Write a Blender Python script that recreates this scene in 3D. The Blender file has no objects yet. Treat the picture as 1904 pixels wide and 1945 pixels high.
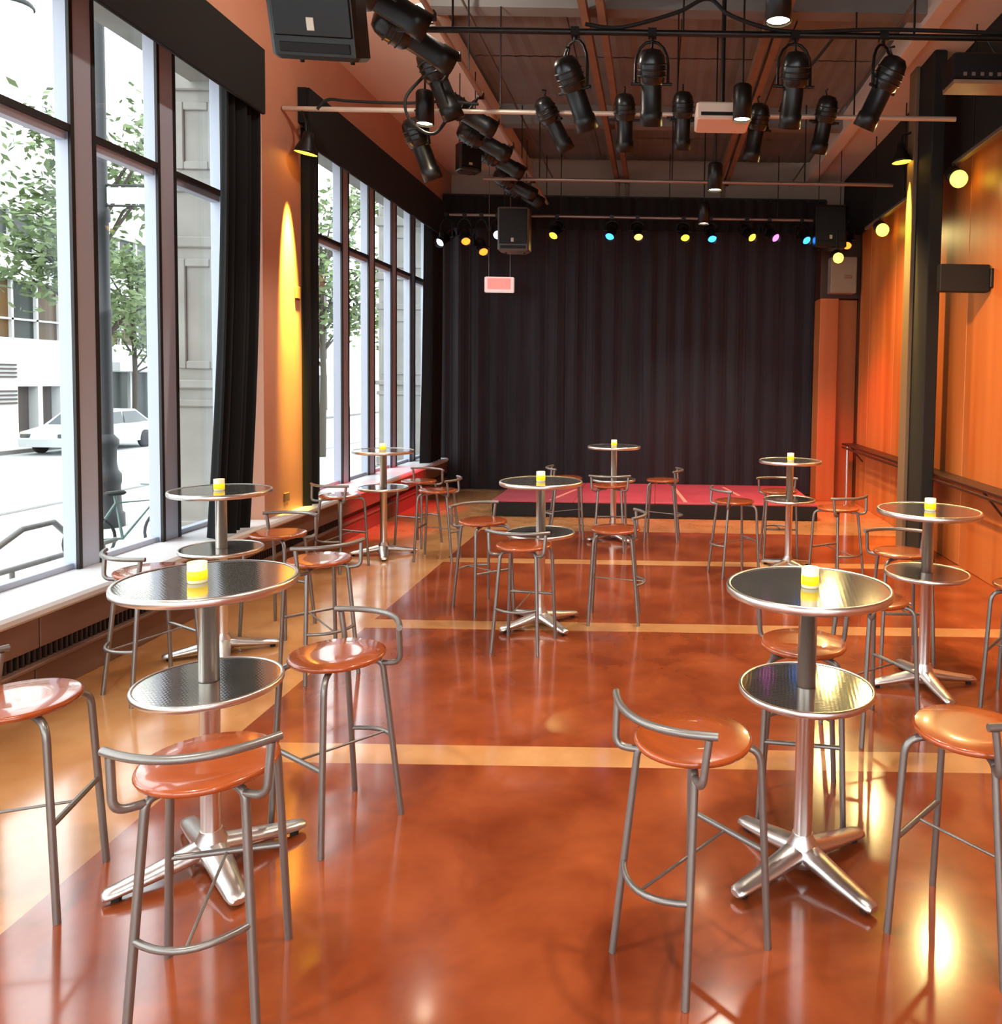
import bpy, math, random
from mathutils import Vector, Matrix, Quaternion
R = math.radians
SC = bpy.context.scene
COL = SC.collection
random.seed(7)

# ------------------------------------------------------------------ camera
FPX, ROLL, PITCH, EYE = 1480.0, 0.016, R(2.8), 1.85
PPX = 1248 - FPX * math.tan(PITCH) * math.sin(ROLL)
PPY = 725 + FPX * math.tan(PITCH) * math.cos(ROLL)
_fw = Vector((0, math.cos(PITCH), -math.sin(PITCH)))
_u0 = Vector((0, math.sin(PITCH), math.cos(PITCH)))
_r0 = Vector((1, 0, 0))
_rt = _r0 * math.cos(ROLL) + _u0 * math.sin(ROLL)
_up = _u0 * math.cos(ROLL) - _r0 * math.sin(ROLL)
cam_d = bpy.data.cameras.new('camera')
cam_d.sensor_fit = 'HORIZONTAL'
cam_d.sensor_width = 36
cam_d.lens = FPX / 1904 * 36
cam_d.shift_x = (952 - PPX) / 1904
cam_d.shift_y = (PPY - 972.5) / 1904
cam_d.clip_end = 300
cam = bpy.data.objects.new('camera', cam_d)
COL.objects.link(cam)
m = Matrix((( _rt.x, _up.x, -_fw.x, 0), (_rt.y, _up.y, -_fw.y, 0), (_rt.z, _up.z, -_fw.z, EYE), (0, 0, 0, 1)))
cam.matrix_world = m
SC.camera = cam


def at(x, y, z=None, X=None, Y=None):
    d = _fw + _rt * ((x - PPX) / FPX) - _up * ((y - PPY) / FPX)
    t = (z - EYE) / d.z if z is not None else (X / d.x if X is not None else Y / d.y)
    return Vector((0, 0, EYE)) + d * t


# ------------------------------------------------------------------ world, light, exposure
W = bpy.data.worlds.new('overcast')
SC.world = W
W.use_nodes = True
bg = W.node_tree.nodes['Background']
bg.inputs[0].default_value = (0.93, 0.97, 1.0, 1)
bg.inputs[1].default_value = 3.9
SC.view_settings.view_transform = 'Standard'
SC.view_settings.look = 'None'
SC.view_settings.gamma = 1
SC.view_settings.exposure = 0.6
SC.view_settings.use_curve_mapping = False
SC.cycles.use_denoising = True
SC.cycles.max_bounces = 10
SC.cycles.diffuse_bounces = 5
SC.cycles.glossy_bounces = 5
SC.cycles.transparent_max_bounces = 12
SC.cycles.sample_clamp_indirect = 6
SC.cycles.caustics_reflective = False
SC.cycles.caustics_refractive = False


# ------------------------------------------------------------------ materials
def lin(h):
    h = h.lstrip('#')
    c = [int(h[i:i + 2], 16) / 255 for i in (0, 2, 4)]
    return tuple(((v + .055) / 1.055) ** 2.4 if v > .04045 else v / 12.92 for v in c) + (1,)


MATS = {}


def mat(name, col, rough=.5, metal=0, coat=0, var=None, vscale=6, stretch=(1, 1, 1), bump=0, bscale=60,
        emit=None, estr=0, spec=.5, coords='Object'):
    if name in MATS:
        return MATS[name]
    M = bpy.data.materials.new(name)
    M.use_nodes = True
    nt = M.node_tree
    b = nt.nodes['Principled BSDF']
    c = lin(col) if isinstance(col, str) else col
    b.inputs['Base Color'].default_value = c
    b.inputs['Roughness'].default_value = rough
    b.inputs['Metallic'].default_value = metal
    b.inputs['Coat Weight'].default_value = coat
    b.inputs['Coat Roughness'].default_value = .06
    b.inputs['Specular IOR Level'].default_value = spec
    if var or bump:
        tc = nt.nodes.new('ShaderNodeTexCoord')
        mp = nt.nodes.new('ShaderNodeMapping')
        mp.inputs['Scale'].default_value = stretch
        nt.links.new(tc.outputs[coords], mp.inputs[0])
    if var:
        n = nt.nodes.new('ShaderNodeTexNoise')
        n.inputs['Scale'].default_value = vscale
        n.inputs['Detail'].default_value = 2
        r = nt.nodes.new('ShaderNodeValToRGB')
        r.color_ramp.elements[0].position = .3
        r.color_ramp.elements[1].position = .7
        r.color_ramp.elements[0].color = c
        r.color_ramp.elements[1].color = lin(var)
        nt.links.new(mp.outputs[0], n.inputs['Vector'])
        nt.links.new(n.outputs[0], r.inputs[0])
        nt.links.new(r.outputs[0], b.inputs['Base Color'])
    if bump:
        n2 = nt.nodes.new('ShaderNodeTexNoise')
        n2.inputs['Scale'].default_value = bscale
        bp = nt.nodes.new('ShaderNodeBump')
        bp.inputs['Strength'].default_value = bump
        bp.inputs['Distance'].default_value = .01
        nt.links.new(mp.outputs[0], n2.inputs['Vector'])
        nt.links.new(n2.outputs[0], bp.inputs['Height'])
        nt.links.new(bp.outputs[0], b.inputs['Normal'])
    if emit:
        b.inputs['Emission Color'].default_value = lin(emit)
        b.inputs['Emission Strength'].default_value = estr
    MATS[name] = M
    return M


def glass_mat(name, tint=(1, 1, 1, 1), refl=.07):
    M = bpy.data.materials.new(name)
    M.use_nodes = True
    nt = M.node_tree
    nt.nodes.clear()
    o = nt.nodes.new('ShaderNodeOutputMaterial')
    t = nt.nodes.new('ShaderNodeBsdfTransparent')
    t.inputs[0].default_value = tint
    g = nt.nodes.new('ShaderNodeBsdfGlossy')
    g.inputs['Roughness'].default_value = .01
    x = nt.nodes.new('ShaderNodeMixShader')
    x.inputs[0].default_value = refl
    nt.links.new(t.outputs[0], x.inputs[1])
    nt.links.new(g.outputs[0], x.inputs[2])
    nt.links.new(x.outputs[0], o.inputs[0])
    MATS[name] = M
    return M


STRIPES = (3.75, 5.78, 7.88)


def floor_mat():
    M = bpy.data.materials.new('stained_concrete')
    M.use_nodes = True
    nt = M.node_tree
    N, L = nt.nodes.new, nt.links.new
    b = nt.nodes['Principled BSDF']
    tc = N('ShaderNodeTexCoord')
    sp = N('ShaderNodeSeparateXYZ')
    L(tc.outputs['Object'], sp.inputs[0])

    def math_(op, a, bb):
        n = N('ShaderNodeMath')
        n.operation = op
        for i, v in enumerate((a, bb)):
            if isinstance(v, (int, float)):
                n.inputs[i].default_value = v
            else:
                L(v, n.inputs[i])
        return n.outputs[0]
    mask = math_('LESS_THAN', sp.outputs[0], -2.13)
    mask = math_('MAXIMUM', mask, math_('GREATER_THAN', sp.outputs[1], 9.5))
    for s in STRIPES:
        d = math_('ABSOLUTE', math_('SUBTRACT', sp.outputs[1], s), 0)
        mask = math_('MAXIMUM', mask, math_('LESS_THAN', d, .1))

    def blotch(scale, c1, c2, p0=.3, p1=.72):
        n = N('ShaderNodeTexNoise')
        n.inputs['Scale'].default_value = scale
        n.inputs['Detail'].default_value = 4
        n.inputs['Roughness'].default_value = .55
        n.inputs['Distortion'].default_value = .3
        L(tc.outputs['Object'], n.inputs['Vector'])
        r = N('ShaderNodeValToRGB')
        r.color_ramp.elements[0].position = p0
        r.color_ramp.elements[1].position = p1
        r.color_ramp.elements[0].color = lin(c1)
        r.color_ramp.elements[1].color = lin(c2)
        L(n.outputs[0], r.inputs[0])
        return r.outputs[0], n.outputs[0]
    red, nf = blotch(2.3, FLOOR_RED[0], FLOOR_RED[1], .28, .74)
    tan, _ = blotch(2.6, FLOOR_TAN[0], FLOOR_TAN[1])
    mx = N('ShaderNodeMix')
    mx.data_type = 'RGBA'
    L(mask, mx.inputs[0])
    L(red, mx.inputs[6])
    L(tan, mx.inputs[7])
    L(mx.outputs[2], b.inputs['Base Color'])
    b.inputs['Roughness'].default_value = .15
    b.inputs['Specular IOR Level'].default_value = .75
    b.inputs['Coat Weight'].default_value = .35
    b.inputs['Coat Roughness'].default_value = .08
    MATS['floor'] = M
    return M


FLOOR_RED = ('#762f14', '#a9542c')
FLOOR_TAN = ('#b97a44', '#d59c66')


def weave_metal():
    """pressed stainless steel: fine diamond relief"""
    M = bpy.data.materials.new('pressed_stainless')
    M.use_nodes = True
    nt = M.node_tree
    N, L = nt.nodes.new, nt.links.new
    b = nt.nodes['Principled BSDF']
    b.inputs['Base Color'].default_value = lin('#b0aba4')
    b.inputs['Metallic'].default_value = .85
    b.inputs['Roughness'].default_value = .09
    tc = N('ShaderNodeTexCoord')
    hs = []
    for a in (45, -45):
        mp = N('ShaderNodeMapping')
        mp.inputs['Rotation'].default_value = (0, 0, R(a))
        L(tc.outputs['Object'], mp.inputs[0])
        w = N('ShaderNodeTexWave')
        w.inputs['Scale'].default_value = 22
        L(mp.outputs[0], w.inputs['Vector'])
        hs.append(w.outputs['Fac'])
    mm = N('ShaderNodeMath')
    mm.operation = 'MAXIMUM'
    L(hs[0], mm.inputs[0])
    L(hs[1], mm.inputs[1])
    bp = N('ShaderNodeBump')
    bp.inputs['Strength'].default_value = .02
    bp.inputs['Distance'].default_value = .004
    L(mm.outputs[0], bp.inputs['Height'])
    L(bp.outputs[0], b.inputs['Normal'])
    MATS['weave'] = M
    return M


mat('black', '#050505', .75)
mat('black_metal', '#151414', .38, .3)
mat('black_gloss', '#121212', .28)
mat('curtain', '#2c272c', .95, var='#221e22', vscale=3, stretch=(3, 3, .3))
mat('curtain_side', '#060606', .95)
mat('orange_wall', '#c0886c', .6, var='#b67e63', vscale=1.5, bump=.05, bscale=120)
mat('plaster', '#ead8c8', .7, var='#e2cebc', vscale=1.2)
mat('deck', '#7b7875', .6, var='#706d6a', vscale=2)
mat('rust', '#8f6c52', .55, var='#7a5a44', vscale=6)
mat('back_plaster', '#a58f80', .7)
mat('wood_panel', '#c4733a', .45, var='#a9561f', vscale=1.1, stretch=(3, 3, .22))
mat('seat_wood', '#ac4f1e', .26, coat=.8, var='#a2481a', vscale=4, stretch=(1, 6, 1))
mat('tube', '#8b8681', .36, .7)
mat('alu', '#e6e2dd', .3, 1)
mat('alu_cast', '#dedbd7', .33, 1, bump=.05, bscale=40)
weave_metal()
mat('mullion', '#aeb6c6', .5)
mat('gasket', '#18110f', .6)
mat('sill', '#dcdde0', .35)
mat('panel_brown', '#7d5a4a', .55, var='#745242', vscale=2)
mat('grille', '#3a2a24', .55)
mat('rail', '#3b1c10', .4)
mat('pipe', '#8d7d74', .4, .7)
mat('pipe_pale', '#cdbfae', .4, .4)
mat('stage_black', '#060505', .7)
mat('stage_red', '#b4505a', .5, var='#a4444e', vscale=3)
mat('tape', '#e2a184', .6)
mat('lamp_warm', '#fff2d0', emit='#ffe9b8', estr=25)
mat('lamp_yellow', '#ffe070', emit='#ffdc3c', estr=4)
mat('lamp_flood', '#ffe070', emit='#ffc52a', estr=5)
for k, h in dict(amber='#ffb52e', blue='#2f8dff', orange='#ff9a4a', magenta='#e25bd0', ember='#ff6a1e', white='#cfdcff').items():
    mat('gel_' + k, h, emit=h, estr=3)
glass_mat('window_glass', (.97, .985, .98, 1), .05)
floor_mat()
mat('candle_glass', '#f4ecd0', .25, emit='#ffe9a0', estr=.25)
mat('candle_wax', '#f2d818', .4, emit='#ffd21a', estr=.6)
mat('sign_face', '#ff9a8e', .5, emit='#ff6a62', estr=.75)
mat('sign_frame', '#d8c6c0', .5, emit='#ffd8d0', estr=.35)
mat('lens', '#4d5258', .15, .1)
mat('speaker_grey', '#57534e', .5)
mat('casing_tan', '#6f5a44', .6)
mat('grey_box', '#8d7d6a', .6)
mat('stone', '#8b8a84', .85, var='#7c7b75', vscale=3)
mat('white_facade', '#b9bbbb', .8, var='#b0b3b3', vscale=.4)
mat('office_glass', '#463a2e', .3, var='#5c4526', vscale=.5, spec=.2)
mat('office_glass_dark', '#343a38', .3, spec=.2)
mat('garage', '#4a4442', .8)
mat('asphalt', '#9d9f9f', .9, var='#939596', vscale=.6)
mat('pavement', '#a8a7a3', .9, var='#9d9c98', vscale=1)
mat('kerb', '#6f706e', .9)
mat('leaf', '#6a7a54', .8, var='#55683f', vscale=2)
mat('bark', '#3f3a32', .9)
mat('post_paint', '#16191c', .6)
mat('lantern', '#e8ece8', .4)
mat('car_paint', '#b4b9ba', .3, coat=.4)
mat('car_glass', '#3a4246', .08)
mat('rubber', '#1a1a1a', .8)
mat('bike_paint', '#5d7370', .4, .3)


# ------------------------------------------------------------------ mesh helpers
class MB:
    def __init__(s):
        s.v, s.f, s.sm = [], [], []
        s.xf = Matrix.Identity(4)

    def add(s, vs, fs, smooth=False):
        o = len(s.v)
        s.v += [s.xf @ Vector(p) for p in vs]
        s.f += [tuple(i + o for i in f) for f in fs]
        s.sm += [smooth] * len(fs)
        return s

    def box(s, x0, x1, y0, y1, z0, z1):
        return s.add([(x, y, z) for x in (x0, x1) for y in (y0, y1) for z in (z0, z1)],
                     [(0, 1, 3, 2), (4, 6, 7, 5), (0, 4, 5, 1), (2, 3, 7, 6), (0, 2, 6, 4), (1, 5, 7, 3)])

    def bbox(s, x0, x1, y0, y1, z0, z1, b):
        """box with chamfered vertical and horizontal edges"""
        cx, cy, cz = (x0 + x1) / 2, (y0 + y1) / 2, (z0 + z1) / 2
        hx, hy, hz = abs(x1 - x0) / 2, abs(y1 - y0) / 2, abs(z1 - z0) / 2
        b = min(b, hx * .9, hy * .9, hz * .9)
        rings = []
        for z, i in ((-hz, b), (-hz + b, 0), (hz - b, 0), (hz, b)):
            a, c = hx - i, hy - i
            rings.append([(cx + px, cy + py, cz + z) for px, py in
                          ((a - b, -c), (a, -c + b), (a, c - b), (a - b, c), (-a + b, c), (-a, c - b), (-a, -c + b), (-a + b, -c))])
        return s.loft(rings, True)

    def loft(s, rings, caps=True, smooth=False):
        n = len(rings[0])
        vs = [p for r in rings for p in r]
        fs = []
        for k in range(len(rings) - 1):
            for i in range(n):
                j = (i + 1) % n
                fs.append((k * n + i, k * n + j, (k + 1) * n + j, (k + 1) * n + i))
        s.add(vs, fs, smooth)
        if caps:
            s.add(rings[0], [tuple(range(n))[::-1]])
            s.add(rings[-1], [tuple(range(n))])
        return s

    def lathe(s, prof, n=24, c=(0, 0, 0), caps=True, smooth=True):
        rings = []
        for r, z in prof:
            rings.append([(c[0] + r * math.cos(2 * math.pi * i / n), c[1] + r * math.sin(2 * math.pi * i / n), c[2] + z) for i in range(n)])
        return s.loft(rings, caps, smooth)

    def tube(s, pts, r, n=8, caps=True):
        pts = [Vector(p) for p in pts]
        rs = r if isinstance(r, (list, tuple)) else [r] * len(pts)
        rings = []
        t0 = (pts[1] - pts[0]).normalized()
        a = Vector((0, 0, 1)) if abs(t0.z) < .9 else Vector((1, 0, 0))
        u = t0.cross(a).normalized()
        for i, p in enumerate(pts):
            if i == 0:
                t = pts[1] - pts[0]
            elif i == len(pts) - 1:
                t = pts[-1] - pts[-2]
            else:
                t = (pts[i + 1] - p).normalized() + (p - pts[i - 1]).normalized()
            t.normalize()
            u = (u - t * u.dot(t)).normalized()
            w = t.cross(u)
            rings.append([p + (u * math.cos(2 * math.pi * k / n) + w * math.sin(2 * math.pi * k / n)) * rs[i] for k in range(n)])
        return s.loft(rings, caps, True)

    def build(s, name, material, parent=None, kind=None):
        me = bpy.data.meshes.new(name)
        me.from_pydata([tuple(p) for p in s.v], [], s.f)
        me.materials.append(MATS[material])
        me.polygons.foreach_set('use_smooth', s.sm)
        me.validate()
        me.update()
        o = bpy.data.objects.new(name, me)
        COL.objects.link(o)
        if parent:
            o.parent = parent
        if kind:
            o['kind'] = kind
        return o


def fillet(pts, rad, seg=5):
    """round the inner corners of a polyline"""
    pts = [Vector(p) for p in pts]
    out = [pts[0]]
    for i in range(1, len(pts) - 1):
        a, b, c = pts[i - 1], pts[i], pts[i + 1]
        d1, d2 = (a - b), (c - b)
        k = min(rad, d1.length * .49, d2.length * .49)
        p, q = b + d1.normalized() * k, b + d2.normalized() * k
        for j in range(seg + 1):
            t = j / seg
            out.append(p * (1 - t) ** 2 + b * 2 * t * (1 - t) + q * t * t)
    out.append(pts[-1])
    return out


def tag(o, label, cat, group=None, kind=None):
    o['label'] = label
    o['category'] = cat
    if group:
        o['group'] = group
    if kind:
        o['kind'] = kind
    return o


def thing(name, label=None, cat=None, loc=(0, 0, 0), rz=0, group=None, kind=None):
    o = bpy.data.objects.new(name, None)
    o.empty_display_size = .1
    COL.objects.link(o)
    o.location = loc
    o.rotation_euler = (0, 0, rz)
    if label:
        tag(o, label, cat, group)
    if kind:
        o['kind'] = kind
    return o


def copy_tree(o, parent=None):
    c = o.copy()
    COL.objects.link(c)
    c.parent = parent
    for ch in list(o.children):
        copy_tree(ch, c)
    return c


def aim_matrix(d):
    """local -Z along d"""
    return Vector(d).normalized().to_track_quat('-Z', 'Y').to_matrix().to_4x4()


def lamp(kind, name, loc, energy, color, parent=None, aim=None, size=.05, spot=60, blend=.5):
    ld = bpy.data.lights.new(name, kind)
    ld.energy = energy
    ld.color = color
    if kind == 'SPOT':
        ld.spot_size = R(spot)
        ld.spot_blend = blend
        ld.shadow_soft_size = size
    elif kind == 'POINT':
        ld.shadow_soft_size = size
    o = bpy.data.objects.new(name, ld)
    COL.objects.link(o)
    o.location = loc
    if aim is not None:
        o.rotation_euler = Vector(aim).to_track_quat('-Z', 'Y').to_euler()
    if parent:
        o.parent = parent
    return o


# ================================================================== ROOM SHELL
GZ = -.8                                 # street level
XL, XG, XR = -3.45, -3.93, 3.15          # panel under the sill, glass, wood wall
XC = -3.54                               # face of the orange column
Y0, Y1 = -3.0, 13.4
ZC, ZS = 5.3, .54
ST = 'structure'

MB().box(XG - .3, XR + .3, Y0 - .3, Y1 + .3, -.2, 0).build('floor', 'floor', kind=ST)

# left wall: band over the windows and the column between them, panel under the sill
wl = thing('wall_left', kind=ST)
MB().box(XG - .02, XC, Y0, Y1, 4.47, ZC + .45).build('upper_wall', 'orange_wall', wl)
MB().box(XG - .3, XG - .02, Y0, Y1 + .2, 4.47, 9).build('outer_lintel', 'stone', wl)
MB().box(XG - .02, XC, 7.02, 7.9, ZS, 4.47).build('column', 'orange_wall', wl)
y = Y0
k = 0
while y < 12.85:                          # painted panels under the sill
    MB().bbox(XL - .06, XL, y + .004, min(y + 1.22, 12.85) - .004, .30, .475, .004).build('panel', 'panel_brown', wl)
    MB().bbox(XL - .10, XL - .03, y + .004, min(y + 1.22, 12.85) - .004, .0, .19, .004).build('kick_panel', 'panel_brown', wl)
    y += 1.22
MB().box(XG - .28, XL - .1, Y0, Y1, GZ, .477).build('panel_core', 'panel_brown', wl)
MB().bbox(XL - .10, XL + .012, Y0, 12.85, .19, .215, .006).build('ledge', 'panel_brown', wl)
# sill
MB().bbox(XG - .05, XL + .035, Y0, 12.83, .478, ZS, .018).build('trim_1', 'sill', kind=ST)
# heater grille: vertical fins in the slot between panel and ledge
hg = wl
fin = MB().box(XL - .065, XL - .03, -.006, .006, .215, .30).build('fin', 'grille', hg)
fin.location = (0, 2.6, 0)
for i in range(1, 150):
    c = fin.copy()
    COL.objects.link(c)
    c.location.y = 2.6 + i * .04
MB().box(XL - .099, XL - .07, 2.5, 8.7, .215, .30).build('grille_backing', 'grille', hg)

# right wall: wood panels to z 4.2, black above
wr = thing('wall_right', kind=ST)
MB().box(XR + .03, XR + .3, Y0, Y1, 0, 4.2).build('wall_core', 'rail', wr)
y = Y0
while y < 12.2:
    MB().bbox(XR, XR + .04, y + .004, min(y + 1.22, 12.2) - .004, .0, 4.2, .006).build('panel', 'wood_panel', wr)
    y += 1.22
MB().box(XR - .02, XR + .3, Y0, Y1, 4.2, ZC + .2).build('upper_wall', 'black', wr)
# wing wall beside the curtain, with a recess next to it
MB().bbox(2.55, 2.84, 12.3, 12.75, 0, 3.2, .006).build('wing_panel', 'wood_panel', wr)
MB().bbox(2.84, XR + .03, 12.5, 12.75, 0, 3.2, .006).build('wing_panel', 'wood_panel', wr)
MB().box(2.55, XR + .03, 12.35, 12.75, 3.21, 4.2).build('wing_head', 'rail', wr)

# back wall and the unseen wall behind the camera, its glazing added for daylight
wb = MB().box(XG - .3, XR + .3, Y1, Y1 + .2, 0, ZC + .45).build('wall_back', 'back_plaster', kind=ST)
wf = thing('wall_front', kind=ST)
MB().box(XG - .3, XR + .3, Y0 - .2, Y0, 4.4, ZC + .45).build('upper_wall', 'orange_wall', wf)
MB().box(XG - .3, XR + .3, Y0 - .2, Y0, 0, .4).build('lower_wall', 'panel_brown', wf)
w3 = thing('added_window', kind=ST)  # added glazing, unseen, lets neutral daylight into the room
for i in range(8):
    x = XG + (XR - XG) * i / 7
    MB().bbox(x - .07, x + .07, Y0 - .15, Y0, .4, 4.4, .004).build('mullion', 'mullion', w3)
    if i < 7:
        MB().box(x + .07, x + (XR - XG) / 7 - .07, Y0 - .09, Y0 - .08, .4, 4.4).build('pane', 'window_glass', w3)

# ceiling: plaster soffits at the sides, raised metal deck between beams
ce = thing('ceiling', kind=ST)
MB().box(XG - .02, -2.2, Y0, Y1, ZC, ZC + .25).build('soffit', 'plaster', ce)
MB().box(2.5, XR + .3, Y0, Y1, ZC, ZC + .25).build('soffit', 'plaster', ce)
MB().box(-2.5, 2.8, Y0 - .1, Y1 + .1, 5.60, 5.75).build('deck_backing', 'deck', ce)
beams = [-2.4, .9, 4.2, 7.5, 10.8]
for b in beams:
    MB().box(-2.2, 2.5, b - .09, b + .09, 5.30, 5.62).build('beam', 'deck', ce)
MB().box(-2.32, -2.16, Y0, Y1, 5.24, 5.5).build('edge_beam', 'plaster', ce)
MB().box(2.46, 2.62, Y0, Y1, 5.24, 5.5).build('edge_beam', 'plaster', ce)
edges = [Y0] + beams + [Y1]


def deck_panel(x0, x1, y0, y1):
    """corrugated sheet: ribs along Y"""
    mb = MB()
    n = max(4, int((x1 - x0) / .075))
    vs = []
    for i in range(n + 1):
        x = x0 + (x1 - x0) * i / n
        z = 5.56 + (.009 if i % 2 else 0)
        vs += [(x, y0, z), (x, y1, z)]
    mb.add(vs, [(2 * i, 2 * i + 2, 2 * i + 3, 2 * i + 1) for i in range(n)])
    return mb


xs = [-2.16, -.98, .2, 1.38, 2.46]
for a, b in zip(edges[:-1], edges[1:]):
    h = (a + b) / 2
    for s0, s1 in ((a + .1, h - .012), (h + .012, b - .1)):
        for x0, x1 in zip(xs[:-1], xs[1:]):
            deck_panel(x0 + .008, x1 - .008, s0, s1).build('deck_panel', 'deck', ce)
# rusty channels running the length of the deck
for x in (-.72, -.56, 1.0, 1.12):
    MB().box(x - .035, x + .035, Y0, Y1, 5.18, 5.28).build('channel', 'rust', ce)
for x in (-1.78, 2.2):
    MB().tube([(x, Y0, 5.2), (x, Y1, 5.2)], .014, 6).build('conduit', 'pipe', ce)
# conduits turning down the back wall
for x in (-.72, -.56, 1.06):
    MB().box(x - .03, x + .03, Y1 - .08, Y1, 4.6, 5.2).build('conduit_drop', 'rust', ce)

# steel pillar
pl = thing('pillar', kind=ST)
MB().bbox(2.80, 2.935, 8.17, 8.63, 0, ZC, .01).build('pillar_shaft', 'black', pl)
MB().bbox(2.755, 2.80, 8.60, 8.82, 0, ZC, .005).build('pillar_casing', 'casing_tan', pl)
MB().bbox(2.77, 2.965, 8.14, 8.66, 0, .02, .004).build('base_plate', 'black', pl)

# ------------------------------------------------------------------ windows
WZ0, WZT, WZ1 = ZS, 3.40, 4.47


def window(name, ya, ybs):
    w = thing(name, kind=ST)
    ys = list(ybs)
    for i, yb in enumerate(ys):
        # post: pale box with dark gaskets on both arrises
        MB().bbox(XG - .012, XG + .10, yb - .10, yb + .10, WZ0, WZ1, .004).build('mullion', 'mullion', w)
        for s in (-1, 1):
            MB().box(XG + .085, XG + .106, yb + s * .099 - .016, yb + s * .099 + .016, WZ0, WZ1).build('gasket', 'gasket', w)
    for a, b in zip(ys[:-1], ys[1:]):
        MB().bbox(XG - .012, XG + .07, a + .10, b - .10, WZT - .04, WZT + .02, .004).build('transom', 'mullion', w)
        MB().box(XG + .066, XG + .10, a + .10, b - .10, WZT + .012, WZT + .055).build('transom_gasket', 'gasket', w)
        MB().bbox(XG - .012, XG + .06, a + .10, b - .10, WZ0, WZ0 + .04, .004).build('bottom_rail', 'mullion', w)
        MB().box(XG - .006, XG + .006, a + .09, b - .09, WZ0 + .03, WZT - .03).build('pane', 'window_glass', w)
        MB().box(XG - .006, XG + .006, a + .09, b - .09, WZT + .02, WZ1).build('pane', 'window_glass', w)
    return w


window('window_1', 0, [5.245 + .885 * i for i in range(-10, 3)])
window('window_2', 0, [7.95, 8.72, 9.6, 10.48, 11.36, 12.24, 13.12])


# ================================================================== CURTAINS
def pleated(pts0, n, amp, period, z0, z1, flare=0, seed=0, sway=None):
    """cloth hung along the line p->q (2D), with folds; returns MB"""
    rnd = random.Random(seed)
    p, q = Vector(pts0[0]), Vector(pts0[1])
    L = (q - p).length
    t = (q - p) / L
    nrm = Vector((t.y, -t.x))
    ph = rnd.random() * 6
    zs = [z0 + (z1 - z0) * k / 8 for k in range(9)]
    rows = []
    wob = [rnd.uniform(.6, 1.3) for _ in range(n + 1)]
    for k, z in enumerate(zs):
        f = k / 8
        row = []
        for i in range(n + 1):
            s = L * i / n
            a = amp * (1 + flare * (1 - f)) * wob[i]
            o = a * math.sin(2 * math.pi * s / period + ph + .5 * math.sin(s * 1.7)) + .3 * a * math.sin(s * 23 + ph)
            g = p + t * s + nrm * o
            if sway:
                g = g + Vector(sway) * (1 - f) ** 2
            row.append((g.x, g.y, z))
        rows.append(row)
    mb = MB()
    vs = [v for r in rows for v in r]
    m_ = n + 1
    mb.add(vs, [(k * m_ + i, k * m_ + i + 1, (k + 1) * m_ + i + 1, (k + 1) * m_ + i) for k in range(8) for i in range(n)], True)
    return mb


c1 = thing('stage_curtain', 'black pleated stage curtain on the window side of the seam', 'curtain', group='stage curtain halves')
pleated(((-3.58, 12.9), (-.16, 12.9)), 240, .022, .31, .02, 4.75, seed=1).build('cloth', 'curtain', c1)
MB().tube([(-3.55, 12.9, 4.78), (-.16, 12.9, 4.78)], .02, 8).build('track', 'black_metal', c1)
c2 = thing('stage_curtain', 'black pleated stage curtain running from the seam to the wood panelling', 'curtain', group='stage curtain halves')
pleated(((-.22, 12.86), (2.62, 12.86)), 200, .022, .29, .02, 4.75, seed=2).build('cloth', 'curtain', c2)
MB().tube([(-.14, 12.88, 4.78), (2.7, 12.88, 4.78)], .02, 8).build('track', 'black_metal', c2)
# header masking above the curtain
hd = thing('curtain_header', 'narrow black masking strip above the stage curtain', 'valance')
pleated(((-3.5, 12.72), (2.7, 12.72)), 260, .02, .2, 4.28, 4.80, seed=3).build('cloth', 'curtain_side', hd)
MB().box(-3.5, 2.7, 12.74, 12.80, 4.78, 4.83).build('batten', 'black_metal', hd)

d1 = thing('window_drape', 'black drape gathered beside the orange column at the street window', 'curtain', group='window drapes')
pleated(((-3.535, 6.38), (-3.535, 6.94)), 70, .045, .13, ZS + .005, 4.29, flare=.25, seed=4, sway=(0, -.26)).build('cloth', 'curtain_side', d1)
d2 = thing('window_drape', 'narrow black drape on the stage side of the orange column', 'curtain', group='window drapes')
pleated(((-3.495, 7.76), (-3.495, 8.0)), 24, .028, .11, ZS + .005, 4.29, seed=5).build('cloth', 'curtain_side', d2)
d3 = thing('window_drape', 'black drape at the window corner beside the stage curtain', 'curtain', group='window drapes')
pleated(((-3.52, 12.0), (-3.52, 12.72)), 60, .045, .14, ZS + .005, 4.29, flare=.3, seed=6, sway=(0, -.14)).build('cloth', 'curtain_side', d3)
for ya, yb, lab in ((Y0 + .02, 6.86, 'long black valance over the first street window'), (7.72, 12.66, 'black valance over the window near the stage')):
    v = thing('window_valance', lab, 'valance', group='window valances')
    MB().bbox(-3.455, -3.42, ya, yb, 4.10, 4.655, .008).build('face_board', 'curtain_side', v)
    MB().box(XC, -3.455, ya, yb, 4.32, 4.655).build('top_board', 'curtain_side', v)

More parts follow.
